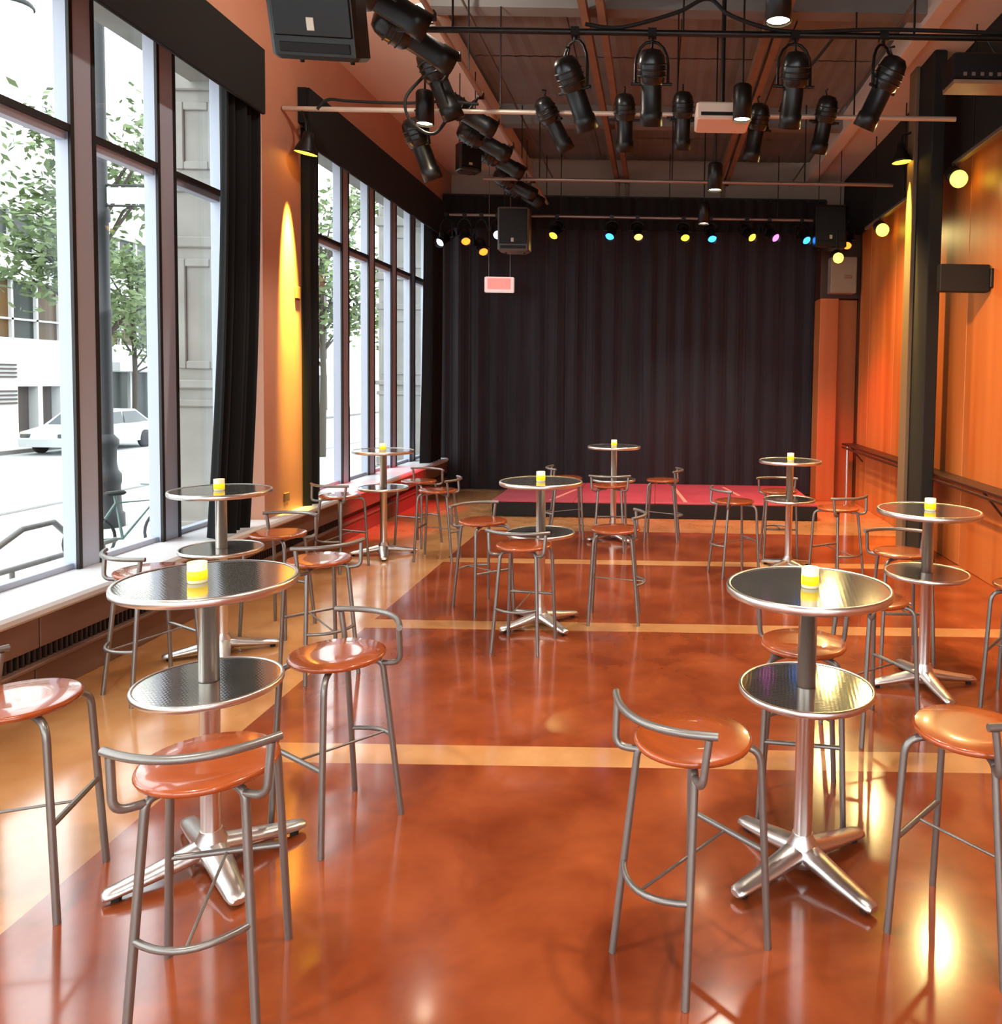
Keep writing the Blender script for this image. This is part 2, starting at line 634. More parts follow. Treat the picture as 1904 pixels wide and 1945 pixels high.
# ================================================================== STAGE
stg = thing('stage', 'low black stage platform with a dark red top in front of curtain', 'stage', (0, 0, 0))
MB().bbox(-2.2, 2.2, 10.45, 12.35, 0, .195, .01).build('body', 'stage_black', stg)
for i in range(4):
    x0 = -2.2 + 1.1 * i
    MB().bbox(x0 + .002, x0 + 1.098, 10.45, 12.35, .196, .222, .004).build('deck', 'stage_red', stg)
for i, (xa, ya, xb, yb) in enumerate(((-1.42, 10.5, -1.18, 11.6), (.42, 10.5, .28, 12.1), (1.22, 11.2, 1.06, 12.1))):
    t_ = Vector((xb - xa, yb - ya, 0)).normalized()
    n_ = Vector((-t_.y, t_.x, 0)) * .025
    a_, b_ = Vector((xa, ya, .2235)), Vector((xb, yb, .2235))
    MB().add([a_ - n_, b_ - n_, b_ + n_, a_ + n_], [(0, 1, 2, 3)]).build('tape', 'tape', stg)

# drink ledge along the wood wall
dl = thing('drink_ledge', 'narrow dark wooden drink ledge along the orange wall', 'ledge')
MB().bbox(2.94, XR - .001, 2.6, 12.28, .90, .93, .006).build('ledge_board', 'rail', dl)
MB().tube([(2.93, 2.6, .87), (2.93, 12.2, .87)], .016, 8).build('rail', 'rail', dl)
for y in (3.0, 4.8, 7.0, 9.4, 11.8):
    MB().tube([(XR, y, .68), (2.97, y, .895)], .012, 6).build('bracket', 'rail', dl)
MB().tube([(2.95, 11.95, 0), (2.95, 11.95, .90)], .022, 10).build('post', 'alu_cast', dl)


# ================================================================== FURNITURE
def make_table():
    t = thing('bar_table')
    MB().lathe([(.0, 1.066), (.27, 1.066), (.296, 1.072), (.296, 1.092), (0, 1.0925)], 48, caps=False, smooth=False).build('tabletop', 'weave', t)
    MB().lathe([(.29, 1.066), (.302, 1.064), (.309, 1.070), (.310, 1.084), (.307, 1.094), (.300, 1.0965), (.294, 1.0935)], 48, caps=False).build('top_rim', 'alu', t)
    MB().lathe([(.038, .688), (.22, .688), (.243, .692), (.243, .708), (.036, .7085)], 48, caps=False, smooth=False).build('shelf', 'weave', t)
    MB().lathe([(.238, .688), (.249, .686), (.255, .692), (.256, .703), (.253, .710), (.246, .7125), (.241, .709)], 48, caps=False).build('shelf_rim', 'alu', t)
    MB().lathe([(.037, .06), (.035, .13), (.035, 1.045), (.05, 1.05), (.05, 1.066)], 20).build('column', 'alu', t)
    MB().lathe([(.03, .02), (.066, .03), (.07, .06), (.058, .095), (.042, .125), (.038, .14)], 20).build('hub', 'alu_cast', t)
    for k in range(4):
        a = k * math.pi / 2
        mb = MB()
        mb.xf = Matrix.Rotation(a, 4, 'Z')
        rings = []
        for x, w, zt, zb in ((.03, .052, .108, .035), (.09, .05, .094, .03), (.2, .044, .07, .02), (.30, .038, .052, .014), (.332, .033, .046, .013), (.342, .022, .038, .016)):
            h = zt - zb
            rings.append([(x, w * math.cos(q) * (1 if abs(math.cos(q)) < .8 else .97), zb + h * (.5 + .5 * math.sin(q)) if math.sin(q) > 0 else zb + h * .5 * (1 + math.sin(q) * .95))
                          for q in [2 * math.pi * j / 12 + .26 for j in range(12)]])
        mb.loft(rings, True, True)
        mb.build('base_arm', 'alu_cast', t)
        g = MB()
        g.xf = Matrix.Rotation(a, 4, 'Z')
        g.lathe([(.016, 0), (.018, .006), (.012, .02)], 10, (.30, 0, 0)).build('foot_glide', 'rubber', t)
    return t


def make_stool():
    t = thing('bar_stool')
    MB().lathe([(0, .690), (.165, .690), (.186, .696), (.191, .706), (.188, .7135), (.18, .7165), (.09, .7163), (0, .716)], 40, caps=False).build('seat', 'seat_wood', t)
    r = .0125
    for s in (-1, 1):
        MB().tube(fillet([(s * .05, .06, .677), (s * .152, .158, .677), (s * .176, .19, 0.0)], .06), r, 10).build('leg', 'tube', t)
        MB().tube(fillet([(s * .04, -.05, .677), (s * .125, -.125, .674), (s * .163, -.19, 0.0)], .03), r, 10).build('leg', 'tube', t)
        # J-shaped upright that carries the back bar
        MB().tube(fillet([(s * .125, -.125, .664), (s * .190, -.165, .668), (s * .200, -.150, .815)], .055, 6), r * .95, 10).build('back_upright', 'tube', t)
    arc = []
    for i in range(15):
        u = -1 + 2 * i / 14
        arc.append((u * .222, -.135 - .095 * (1 - u * u), .826))
    MB().tube(arc, .0125, 10).build('backrest', 'tube', t)

    def leg_at(zf, front, s):
        f = zf / .677
        if front:
            return Vector((s * (.176 - .024 * f), .19 - .032 * f, zf))
        return Vector((s * (.163 - .038 * f), -.19 + .065 * f, zf))
    MB().tube([leg_at(.33, True, -1), leg_at(.33, True, 1)], .010, 8).build('front_footrest', 'tube', t)
    a, b = leg_at(.30, False, -1), leg_at(.30, False, 1)
    MB().tube([a + (b - a) * (i / 10) + Vector((0, -.07 * (1 - (i / 5 - 1) ** 2), 0)) for i in range(11)], .010, 8).build('rear_footrest', 'tube', t)
    MB().tube([(0, leg_at(.33, True, 1).y, .33), (0, a.y - .07, .30)], .005, 6).build('stretcher', 'tube', t)
    return t


def make_candle():
    t = thing('candle')
    MB().lathe([(0, 0), (.030, 0), (.033, .004), (.033, .075), (.030, .075), (.029, .05), (0, .05)], 18, caps=False).build('holder', 'candle_glass', t)
    MB().lathe([(0, .012), (.0336, .012), (.0336, .046), (0, .046)], 18, caps=False).build('wax', 'candle_wax', t)
    MB().tube([(0, 0, .05), (.001, 0, .064)], .0015, 5).build('wick', 'black', t)
    return t


TABLES = [
    # x, y, base angle, label
    (-1.655, 2.86, 44, 'two-tier steel bar table by the sill of the first street window'),
    (-2.86, 5.10, 30, 'two-tier steel bar table beside the orange column and its black drape'),
    (-2.83, 8.07, 20, 'two-tier steel bar table near the red-lit end of the window sill'),
    (-.855, 5.81, 42, 'two-tier steel bar table standing alone in the middle of the floor'),
    (-.485, 9.06, 35, 'two-tier steel bar table in front of the middle of the stage'),
    (1.335, 7.69, 40, 'two-tier steel bar table before the stage corner at the wood panelling'),
    (1.68, 4.74, 8, 'two-tier steel bar table beside the orange wall and black pillar'),
    (.585, 2.90, 36, 'two-tier steel bar table whose top mirrors the orange wall, over crossed base'),
]
CANDLES = ['yellow votive candle on the table by the first street window',
           'yellow votive candle on the table beside the orange column',
           'small votive candle on the table near the red-lit sill',
           'yellow votive candle on the table in the middle of the floor',
           'small votive candle on the table in front of the stage',
           'small votive candle on the table before the stage corner',
           'yellow votive candle on the table beside the black pillar',
           'tall-looking yellow votive candle on the table mirroring the orange wall']
tb, cd = make_table(), make_candle()
for i, (x, y, a, lab) in enumerate(TABLES):
    o = tb if i == 0 else copy_tree(tb)
    o.location = (x, y, 0)
    o.rotation_euler = (0, 0, R(a))
    tag(o, lab, 'table', 'two-tier bar tables')
    c = cd if i == 0 else copy_tree(cd)
    c.location = (x + (.0 if i else -.01), y - (.02 if i else .05), 1.0925)
    tag(c, CANDLES[i], 'candle', 'votive candles')

STOOLS = [
    # x, y, facing (dx, dy), label
    (-2.21, 2.66, .976, .22, 'bar stool on the window side of the first table, glossy pale seat'),
    (-1.305, 2.25, -.253, .967, 'bar stool with brown seat, its curved back turned away from the first window table'),
    (-1.2975, 3.158, -.565, -.825, 'bar stool whose seat glares white with window light, aisle side of first table'),
    (-2.92, 4.475, .52, .853, 'bar stool by the sill between the first table and the one at the column'),
    (-2.72, 5.59, -.15, -.99, 'bar stool on the stage side of the table at the orange column'),
    (-2.09, 4.82, -.7, .71, 'bar stool on the aisle side of the table at the orange column'),
    (-3.03, 7.45, .33, .94, 'bar stool under the window sill past the orange column'),
    (-2.22, 7.92, -1, .02, 'bar stool on the aisle side of the table near the red-lit sill'),
    (-2.62, 8.60, -.35, -.93, 'bar stool on the stage side of the table near the red-lit sill'),
    (-1.38, 6.22, .67, -.74, 'bar stool on the window side of the middle table, on the tan border'),
    (-.90, 5.34, .15, .98, 'bar stool with its back bar turned to the pale stripe, before the middle table'),
    (-.30, 5.98, -1, .0, 'bar stool on the wood-wall side of the middle table'),
    (-1.05, 9.12, .95, .2, 'bar stool on the window side of the table before the stage'),
    (-.49, 8.50, 0, 1, 'bar stool facing the stage at the table before its middle'),
    (.09, 9.05, -1, .1, 'bar stool on the wood-wall side of the table before the stage'),
    (.77, 7.5, .92, .35, 'bar stool on the open-floor side of the table at the stage corner'),
    (1.32, 8.24, 0, -1, 'bar stool with its back to the stage at the stage-corner table'),
    (1.70, 7.17, -.5, .86, 'bar stool on the wood-wall side of the table at the stage corner'),
    (.665, 3.39, -.155, -.988, 'bar stool facing the mirrored table from its stage side'),
    (.135, 2.46, .71, .70, 'bar stool on the open-floor side of the mirrored table, curved back bar clear'),
    (1.07, 2.55, -.72, .69, 'bar stool with yellow-lit orange seat on the wood-wall side of mirrored table'),
    (1.70, 5.30, 0, -1, 'bar stool before the black pillar, behind the wall-side table'),
    (2.16, 4.44, -.78, .63, 'bar stool against the orange wall beside the wall-side table'),
    (1.17, 4.12, .89, .45, 'bar stool on the open-floor side of the wall-side table'),
]
st = make_stool()
for i, (x, y, dx, dy, lab) in enumerate(STOOLS):
    o = st if i == 0 else copy_tree(st)
    o.location = (x, y, 0)
    o.rotation_euler = (0, 0, math.atan2(-dx, dy))
    tag(o, lab, 'stool', 'round-seated bar stools')

# ================================================================== RIGGING
PZ = 4.34
PIPES = [(5.70, -1.9, 3.0, 'black_metal', 'dark lighting pipe wrapped in cable, furthest from the stage'),
         (7.40, -3.53, 2.75, 'pipe_pale', 'pale lighting pipe fixed to the orange column'),
         (9.83, -2.2, 2.9, 'pipe', 'thin lighting pipe halfway between orange column and stage'),
         (12.0, -3.2, 2.7, 'pipe', 'lighting pipe over the front of the stage curtain')]
for y, xa, xb, mt, lab in PIPES:
    p = thing('lighting_pipe', lab, 'pipe', group='cross pipes under the ceiling')
    MB().tube([(xa, y, PZ), (xb, y, PZ)], .022, 10).build('pipe', mt, p)
    for x in (-1.5, .15, 1.8):
        MB().tube([(x, y, PZ), (x, y, 5.3)], .008, 6).build('hanger', 'black_metal', p)
lp = thing('lighting_pipe', 'long lighting pipe crowded with black spotlights, running towards the stage', 'pipe')
MB().tube([(-1.75, 3.2, 4.60), (-1.75, 12.3, 4.60)], .024, 10).build('pipe', 'pipe_pale', lp)
for y in (4.4, 7.2, 10.0, 12.2):
    MB().tube([(-1.75, y, 4.6), (-1.75, y, 5.3)], .008, 6).build('hanger', 'black_metal', lp)


def spotlight(pipe, drop, aim, label, s=1.0, gel=None, group='black stage spotlights', name='stage_spotlight', light=None, plain=False):
    """profile spot: yoke and clamp on a pipe, ribbed lamp house, barrel, lens. pipe: point on the pipe axis; drop: vector to pivot"""
    piv = Vector(pipe) + Vector(drop)
    t = thing(name, label, 'stage light', piv, group=group)
    A = aim_matrix(aim)
    q = A.copy()
    S = Matrix.Scale(s, 4)
    b = MB(); b.xf = q @ S
    b.lathe([(.062, .02), (.066, .0), (.066, -.16), (.072, -.165), (.074, -.25), (.070, -.25), (.066, -.165), (.0, -.165)], 18, caps=False).build('barrel', 'black_metal', t)
    h = MB(); h.xf = q @ S
    h.lathe([(.07, .0), (.082, .015), (.088, .06), (.088, .12), (.078, .17), (.055, .20), (.0, .21)], 18, caps=False).build('lamp_house', 'black_gloss', t)
    l = MB(); l.xf = q @ S
    l.lathe([(.0, -.185), (.04, -.186), (.067, -.188)], 18, caps=False).build('lens', 'gel_' + gel if gel else 'lens', t)
    if not plain:
        for z in (.05, .085, .12):
            f = MB(); f.xf = q @ S
            f.lathe([(.086, z - .006), (.097, z), (.086, z + .006)], 18, caps=False).build('fin', 'black_metal', t)
        hd_ = MB(); hd_.xf = q @ S
        hd_.tube([(.0, .05, .2), (.0, .09, .235), (.0, .06, .25)], .008, 6).build('handle', 'black_metal', t)
    # yoke: arch in the plane square to the aim, towards the pipe
    side = q.to_3x3() @ Vector((1, 0, 0))
    upv = (-Vector(drop)).normalized()
    side = (side - upv * side.dot(upv)).normalized()
    hgt = Vector(drop).length - .06
    w = .105 * s
    pts = [side * w, side * w + upv * hgt * .45]
    for i in range(9):
        a = math.pi * i / 8
        pts.append(side * w * math.cos(a) + upv * (hgt * .45 + hgt * .55 * math.sin(a)))
    pts += [-side * w + upv * hgt * .45, -side * w]
    MB().tube(pts, .008 * s + .002, 6).build('yoke', 'black_metal', t)
    for sg in (-1, 1):
        MB().tube([side * sg * .06 * s, side * sg * (w + .03)], .012, 8).build('yoke_knob', 'black_metal', t)
    cl = MB()
    cl.tube([upv * hgt, upv * (hgt + .045)], .012, 8)
    cl.box(*[v for k in range(3) for v in ((upv * (hgt + .055))[k] - .03, (upv * (hgt + .055))[k] + .03)])
    cl.build('clamp', 'black_metal', t)
    if light:
        lamp('SPOT', 'beam', q.to_3x3() @ Vector((0, 0, -.27 * s)), light[0], light[1], t, q.to_3x3() @ Vector((0, 0, -1)), .06, light[2], .6)
    return t


def px_hang(px, py, Y, pz=PZ):
    """a fixture under the cross pipe at Y, centred at this pixel"""
    p = at(px, py, Y=Y)
    return Vector((p.x, Y, pz)), Vector((0, 0, p.z - pz))


# first cross pipe (furthest from the stage): four spots
for px, py, aim, lab in (
        (1092, 172, (.32, .45, -.85), 'black stage spotlight leaning to the wood wall, window end of the cabled pipe'),
        (1238, 160, (.0, .42, -.9), 'black stage spotlight hanging straight, second along the cabled pipe'),
        (1508, 165, (-.02, .42, -.9), 'black stage spotlight hanging straight, third along the cabled pipe'),
        (1676, 170, (-.35, .4, -.85), 'black stage spotlight leaning inward beside the pillar')):
    a, d = px_hang(px, py, 5.7)
    spotlight(a, d, aim, lab, 1.12)
# second pipe
for px, py, aim, lab in (
        (1050, 232, (.45, .4, -.8), 'black spotlight tilted hard on the pale pipe next to the crowded pipe'),
        (1187, 228, (.0, .4, -.9), 'black spotlight on the pale pipe below the window end of the rusty channels'),
        (1297, 224, (.0, .4, -.9), 'black spotlight on the pale pipe beside the projector'),
        (1437, 246, (-.12, .4, -.9), 'black spotlight on the pale pipe past the projector'),
        (1566, 232, (-.1, .4, -.9), 'black spotlight on the pale pipe, wood-wall end')):
    a, d = px_hang(px, py, 7.4)
    spotlight(a, d, aim, lab, 1.12)
a, d = px_hang(800, 278, 7.4)
spotlight(a, d, (.3, .3, -.9), 'black spotlight hung from the pale pipe above the window valance', 1.25)
# long pipe: crowded row aimed at the window side
for i, Y in enumerate((4.85, 5.35, 6.05, 6.8, 7.7, 8.45, 9.3, 10.25, 10.9)):
    aim = (.62, .42 - .05 * (i % 2), -.28) if i not in (3,) else (.35, .3, -.9)
    spotlight((-1.75, Y, 4.6), (-.16, 0, -.17 - .04 * (i % 2)), aim,
              'black spotlight on the crowded long pipe, %s counted from the stage' % ['ninth', 'eighth', 'seventh', 'sixth', 'fifth', 'fourth', 'third', 'second', 'first'][i], 1.4 if i < 3 else 1.3)
# coloured lights over the stage
YB = 12.0
for px, py, gel, aim, lt, lab in (
        (1057, 425, 'amber', (-.15, -.8, -.6), (25, (1, .7, .25), 50), 'amber glowing stage light on the window end of the stage pipe'),
        (1162, 438, 'blue', (-.1, -.8, -.6), None, 'blue glowing stage light next to a pale orange one'),
        (1211, 439, 'orange', (.1, -.8, -.6), None, 'pale orange glowing stage light beside a blue one'),
        (1299, 451, 'amber', (.1, -.8, -.6), None, 'amber glowing stage light above the curtain seam'),
        (1350, 455, 'blue', (.1, -.8, -.6), None, 'blue glowing stage light past the curtain seam'),
        (1420, 446, 'amber', (.3, -.8, -.5), None, 'amber glowing stage light beside the magenta one'),
        (1463, 454, 'magenta', (.35, -.8, -.5), None, 'magenta glowing stage light over the stage'),
        (1525, 460, 'blue', (.2, -.8, -.5), None, 'blue glowing stage light next to the dark speaker'),
        (1612, 470, 'ember', (-.2, -.8, -.5), None, 'small red-orange glowing stage light beside the wood wall'),
        (880, 462, 'ember', (.3, -.8, -.5), None, 'red-orange glowing stage light by the window corner'),
        (912, 482, 'ember', (.35, -.8, -.5), None, 'lower red-orange glowing stage light by the window corner'),
        (845, 464, 'white', (-.2, -.8, -.5), None, 'white glowing stage light at the window corner'),
        (943, 455, 'white', (.2, -.8, -.3), None, 'bluish white stage light beside the grey loudspeaker')):
    p = at(px, py, Y=YB - .1)
    spotlight((p.x, YB, PZ), (0, -.02, min(-.2, p.z + .12 - PZ)), aim, lab, 1.0, gel, 'coloured stage lights', 'colour_spotlight', lt, plain=True)


# bare yellow lamps on the track at the wood wall
def globe_lamp(px, py, X, r, label):
    p = at(px, py, X=X)
    t = thing('globe_lamp', label, 'lamp', p, group='yellow lamps on the wall track')
    MB().lathe([(r * math.sin(math.pi * i / 12) + 1e-4, -r * math.cos(math.pi * i / 12)) for i in range(13)], 16, caps=False).build('bulb', 'lamp_yellow', t)
    b = MB()
    b.xf = Matrix.Rotation(R(-62), 4, 'X') @ Matrix.Rotation(R(0), 4, 'Y')
    b.lathe([(r * .5, r * .7), (r * .95, r * .8), (r * 1.0, r * 2.2), (r * .6, r * 2.6), (0, r * 2.65)], 16, caps=False).build('lamp_can', 'black_metal', t)
    MB().tube([(0, r * 1.6, r * .7), (0, r * 1.6, 4.10 - p.z)], .012, 6).build('stem', 'black_metal', t)
    lamp('SPOT', 'beam', (-.0, -r * 1.3, -r * .3), 90, (1, .78, .3), t, (-.35, -.8, -.5), r, 75, .5)
    return t


tr = thing('track_rail', 'grey lamp track running along the wood wall towards the stage', 'track')
MB().bbox(2.97, 3.03, 4.5, 8.05, 4.09, 4.13, .005).build('rail', 'pipe', tr)
MB().bbox(2.97, 3.03, 8.75, 11.4, 4.09, 4.13, .005).build('rail', 'pipe', tr)
for y in (5.2, 7.6, 9.7, 11.0):
    MB().tube([(3.0, y, 4.12), (3.0, y, ZC)], .008, 6).build('hanger', 'black_metal', tr)
globe_lamp(1822, 340, 2.97, .085, 'big round yellow lamp on the wall track, past the pillar from stage')
globe_lamp(1677, 437, 2.97, .085, 'round yellow lamp on the wall track above the wood panels by stage')
globe_lamp(1593, 490, 2.60, .075, 'lowest round yellow lamp above the grey junction box')


# flood bells
def flood(loc, label, aim=(0, 0, -1), en=60, tilt=0, spot=60, arm=None):
    t = thing('flood_lamp', label, 'lamp', loc, group='black bell floodlights')
    q = aim_matrix(aim)
    b = MB(); b.xf = q
    b.lathe([(.0, .17), (.045, .165), (.055, .10), (.10, .0), (.112, -.035), (.106, -.035), (.09, .0), (.04, .07), (0, .08)], 22, caps=False).build('bell', 'black_metal', t)
    l = MB(); l.xf = q
    l.lathe([(.0, -.018), (.05, -.024), (.102, -.030)], 22, caps=False).build('lens', 'lamp_flood', t)
    MB().tube([(0, 0, .14), (0, 0, .26), arm or (0, 0, .4)], .014, 8).build('arm', 'black_metal', t)
    lamp('SPOT', 'beam', q.to_3x3() @ Vector((0, 0, -.06)), en, (1, .72, .10), t, aim, .04, spot, .8)
    return t


flood((XC + .19, 7.48, 3.985), 'black bell floodlight washing the orange column with yellow', (-.17, .03, -1), 4800, spot=19, arm=(0, -.08, .34))
p = at(1696, 306, Y=8.72)
flood((2.66, 8.72, p.z + .02), 'black bell floodlight washing the side of the pillar with yellow', (.1, 0, -1), 1500, spot=24, arm=(.12, 0, .3))


# pendant downlights; the last three are unseen, added to brighten the room
def pendant(x, y, zb, label, en=160):
    t = thing('pendant_downlight', label, 'lamp', (x, y, zb), group='black cylinder pendants')
    MB().lathe([(.074, 0), (.08, .0), (.08, .27), (.07, .29), (.0, .295)], 22, caps=False).build('can', 'black_metal', t)
    MB().lathe([(.0, .022), (.074, .02)], 22, caps=False).build('lens', 'lamp_warm', t)
    MB().tube([(0, 0, .29), (0, 0, 5.565 - zb)], .009, 6).build('stem', 'black_metal', t)
    lamp('SPOT', 'beam', (0, 0, -.01), en, (1, .9, .78), t, (0, 0, -1), .07, 105, .6)


for x, y, z, lab in ((.715, 4.93, 4.08, 'large black pendant downlight in front of the cabled pipe'),
                     (.69, 6.74, 4.08, 'black pendant downlight glowing beside the projector'),
                     (.60, 8.6, 3.94, 'black pendant downlight between the projector and the stage'),
                     (.62, 11.0, 4.06, 'black pendant downlight over the front of the stage'),
                     (-2.1, 7.05, 4.1, 'black pendant downlight under the crowded pipe by the valance'),
                     (.7, 2.6, 4.08, 'added black pendant downlight over the mirrored table, out of view'),
                     (-1.9, 1.6, 4.1, 'added black pendant downlight over the first window table, out of view'),
                     (.7, -.4, 4.08, 'added black pendant downlight behind the mirrored table, out of view')):
    pendant(x, y, z, lab)


# small work lamp clamped on the long pipe, lighting the soffit
p = at(800, 20, X=-1.9)
wk = thing('work_lamp', 'small bare work lamp clamped above the crowded long pipe', 'lamp', p)
MB().lathe([(.0, -.03), (.035, -.03), (.045, .0), (.04, .035), (0, .05)], 14, caps=False).build('bulb', 'lamp_warm', wk)
MB().lathe([(.02, -.10), (.045, -.085), (.05, -.03), (.03, -.03)], 14).build('socket', 'black_metal', wk)
MB().tube([(0, 0, -.09), (.15, 0, -.10), (.15, 0, 4.6 - p.z)], .01, 6).build('clamp_arm', 'black_metal', wk)
lamp('POINT', 'glow', (0, 0, .09), 45, (1, .9, .8), wk, size=.05)


# loudspeakers
def speaker(loc, w, d, h, label, mt='black_gloss', up=5.3, rz=0, tilt=0, group='hung loudspeakers'):
    t = thing('loudspeaker', label, 'loudspeaker', loc, rz, group)
    T = Matrix.Translation((0, 0, h)) @ Matrix.Rotation(tilt, 4, 'X') @ Matrix.Translation((0, 0, -h))

    def M_():
        b = MB()
        b.xf = T
        return b
    b = M_()
    rings = []
    for z, k in ((0, .9), (.03 * h, 1), (.97 * h, 1), (h, .94)):
        a, c = w / 2 * k, d / 2 * k
        ch = .18 * w
        rings.append([(a - .02, -c, z), (a, -c + .02, z), (a, c * .2, z), (a - ch, c, z), (-a + ch, c, z), (-a, c * .2, z), (-a, -c + .02, z), (-a + .02, -c, z)])
    b.loft(rings, True)
    b.build('cabinet', mt, t)
    M_().bbox(-w * .44, w * .44, -d / 2 - .012, -d / 2 + .002, .16 * h, .95 * h, .006).build('grille', 'black_metal', t)
    M_().bbox(-w * .40, w * .40, -d / 2 - .01, -d / 2 + .002, .05 * h, .12 * h, .003).build('port', 'black', t)
    M_().bbox(-.028, .012, -d / 2 - .018, -d / 2 - .011, .20 * h, .29 * h, .002).build('badge', 'pipe_pale', t)
    for sx in (-1, 1):
        M_().lathe([(.012, -.018), (.014, 0)], 8, (sx * w * .3, 0, 0)).build('foot', 'rubber', t)
        MB().tube([(sx * w * .35, 0, h - .01), (sx * w * .35, 0, up - loc[2])], .006, 6).build('hanging_rod', 'black_metal', t)
    return t


p = at(592, 87, Y=4.25)
speaker((p.x, 4.25, p.z - .02), .46, .40, .72, 'large black loudspeaker hung beside the orange column', rz=R(6), tilt=R(22))
p = at(979, 480, Y=11.4)
speaker((p.x, 11.4, p.z), .45, .36, .62, 'grey loudspeaker hung over the window side of stage', 'speaker_grey')
p = at(1574, 474, Y=11.7)
speaker((p.x, 11.7, p.z), .46, .36, .62, 'dark loudspeaker hung over the stage beside the wood wall')
p = at(888, 328, Y=8.9)
speaker((p.x, 8.9, p.z), .26, .22, .30, 'small dark loudspeaker hung below the crowded long pipe', rz=R(35))

# projector on the second pipe
p = at(1372, 236, Y=7.1)
pj = thing('projector', 'pale ceiling projector hanging under the pale pipe', 'projector', (p.x, 7.1, p.z - .02))
MB().bbox(-.24, .24, -.2, .2, 0, .15, .015).build('body', 'plaster', pj)
MB().lathe([(.05, -.04), (.05, .0), (.04, .0)], 16).build('mount_plate', 'black_metal', pj).location = (0, 0, .19)
MB().tube([(0, .0, .15), (0, .0, 5.3 - p.z)], .02, 8).build('mount_pole', 'black_metal', pj)
MB().box(-.2, .2, -.205, -.2, .03, .06).build('vent', 'black_metal', pj)

# strip light box at the pillar end of the cabled pipe
p = at(1852, 166, Y=5.7)
sb = thing('strip_light', 'black slotted light box hung at the wall end of the cabled pipe', 'stage light', (p.x + .04, 5.7, p.z))
MB().bbox(-.24, .24, -.12, .12, .01, .20, .012).build('housing', 'black_metal', sb)
MB().bbox(-.235, .235, -.125, .10, -.02, .01, .004).build('base_plate', 'rust', sb)
for i in range(6):
    MB().box(-.17 + i * .06, -.145 + i * .06, -.123, -.118, .035, .06).build('slot', 'pipe', sb)
for sx in (-1, 1):
    MB().tube([(sx * .12, 0, .2), (sx * .03, 0, PZ - p.z)], .006, 6).build('hanger', 'black_metal', sb)

# cable swags
for i, (pts, lab) in enumerate((
        ([(-.55, 5.69, 4.39), (-.3, 5.69, 4.37), (.1, 5.69, 4.48), (.32, 5.69, 4.58), (.5, 5.69, 4.46), (.9, 5.69, 4.36), (1.6, 5.69, 4.385), (2.6, 5.69, 4.37)], 'thick black cable looped along the first cross pipe'),
        ([(-3.2, 7.38, 4.33), (-3.1, 7.38, 4.42), (-2.9, 7.38, 4.41), (-2.4, 7.38, 4.40), (-2.0, 7.38, 4.42), (-1.7, 7.38, 4.40)], 'black cable with plug lying along the pale pipe'),
        ([(-2.1, 7.0, 4.5), (-2.25, 6.98, 4.3), (-2.2, 6.98, 4.1), (-2.0, 6.98, 4.0), (-1.85, 7.0, 4.2)], 'black cable loop drooping below the crowded pipe'),
        ([(1.25, 5.69, 4.36), (1.22, 6.2, 4.4), (1.12, 7.0, 4.42), (1.1, 7.35, 4.37)], 'black cable slung between the two spotlight pipes'))):
    q = []
    for a, b, c, d in zip([pts[0]] + pts[:-1], pts[:-1], pts[1:], pts[2:] + [pts[-1]]):
        a, b, c, d = map(Vector, (a, b, c, d))
        for j in range(6):
            u = j / 6
            q.append(.5 * ((2 * b) + (c - a) * u + (2 * a - 5 * b + 4 * c - d) * u * u + (3 * b - 3 * c + d - a) * u ** 3))
    q.append(Vector(pts[-1]))
    tag(MB().tube(q, .014, 6).build('power_cable', 'black'), lab, 'cable')

# exit sign hung before the curtain
p = at(949, 541, Y=12.55)
es = thing('exit_sign', 'small glowing pink sign hung in front of the stage curtain', 'sign', p)
MB().bbox(-.235, .235, -.03, .03, -.125, .125, .012).build('frame', 'sign_frame', es)
MB().box(-.185, .185, -.0335, -.03, -.075, .10).build('face', 'sign_face', es)
for sx in (-1, 1):
    MB().tube([(sx * .17, 0, .12), (sx * .17, 0, 5.565 - p.z)], .006, 6).build('hanging_rod', 'pipe', es)

# dark sign standing out from the wood wall
sg = thing('wall_sign', 'black box sign standing out from the wood wall by pillar', 'sign', (0, 7.46, 0))
zz = at(1822, 529, Y=7.46).z
MB().bbox(2.66, XR - .02, -.05, .05, zz - .13, zz + .13, .008).build('box', 'black', sg)
MB().bbox(XR - .03, XR, -.09, .09, zz - .09, zz + .09, .004).build('mount', 'black_metal', sg)

# junction box in the corner by the curtain
p = at(1594, 526, Y=12.34)
jb = thing('junction_box', 'grey-brown metal box above the wing panel beside the curtain', 'box', (0, 0, 0))
MB().bbox(2.66, 3.06, 12.1, 12.35, p.z - .28, p.z + .28, .012).build('box', 'grey_box', jb)
MB().bbox(2.86, 2.98, 12.085, 12.1, p.z - .05, p.z + .0, .004).build('latch', 'rust', jb)

# small things on the orange column
for px, py, w, h, lab, nm in ((564, 556, .05, .12, 'small dark switch on the orange column', 'wall_switch'),
                              (543, 944, .05, .09, 'small outlet low on the orange column', 'wall_outlet')):
    p = at(px, py, X=XC)
    o = MB()
    o.bbox(-.0, .018, -w, w, -h / 2, h / 2, .006)
    o = o.build(nm, 'rust')
    o.location = (XC, p.y, p.z)
    tag(o, lab, 'switch' if 'switch' in nm else 'outlet')

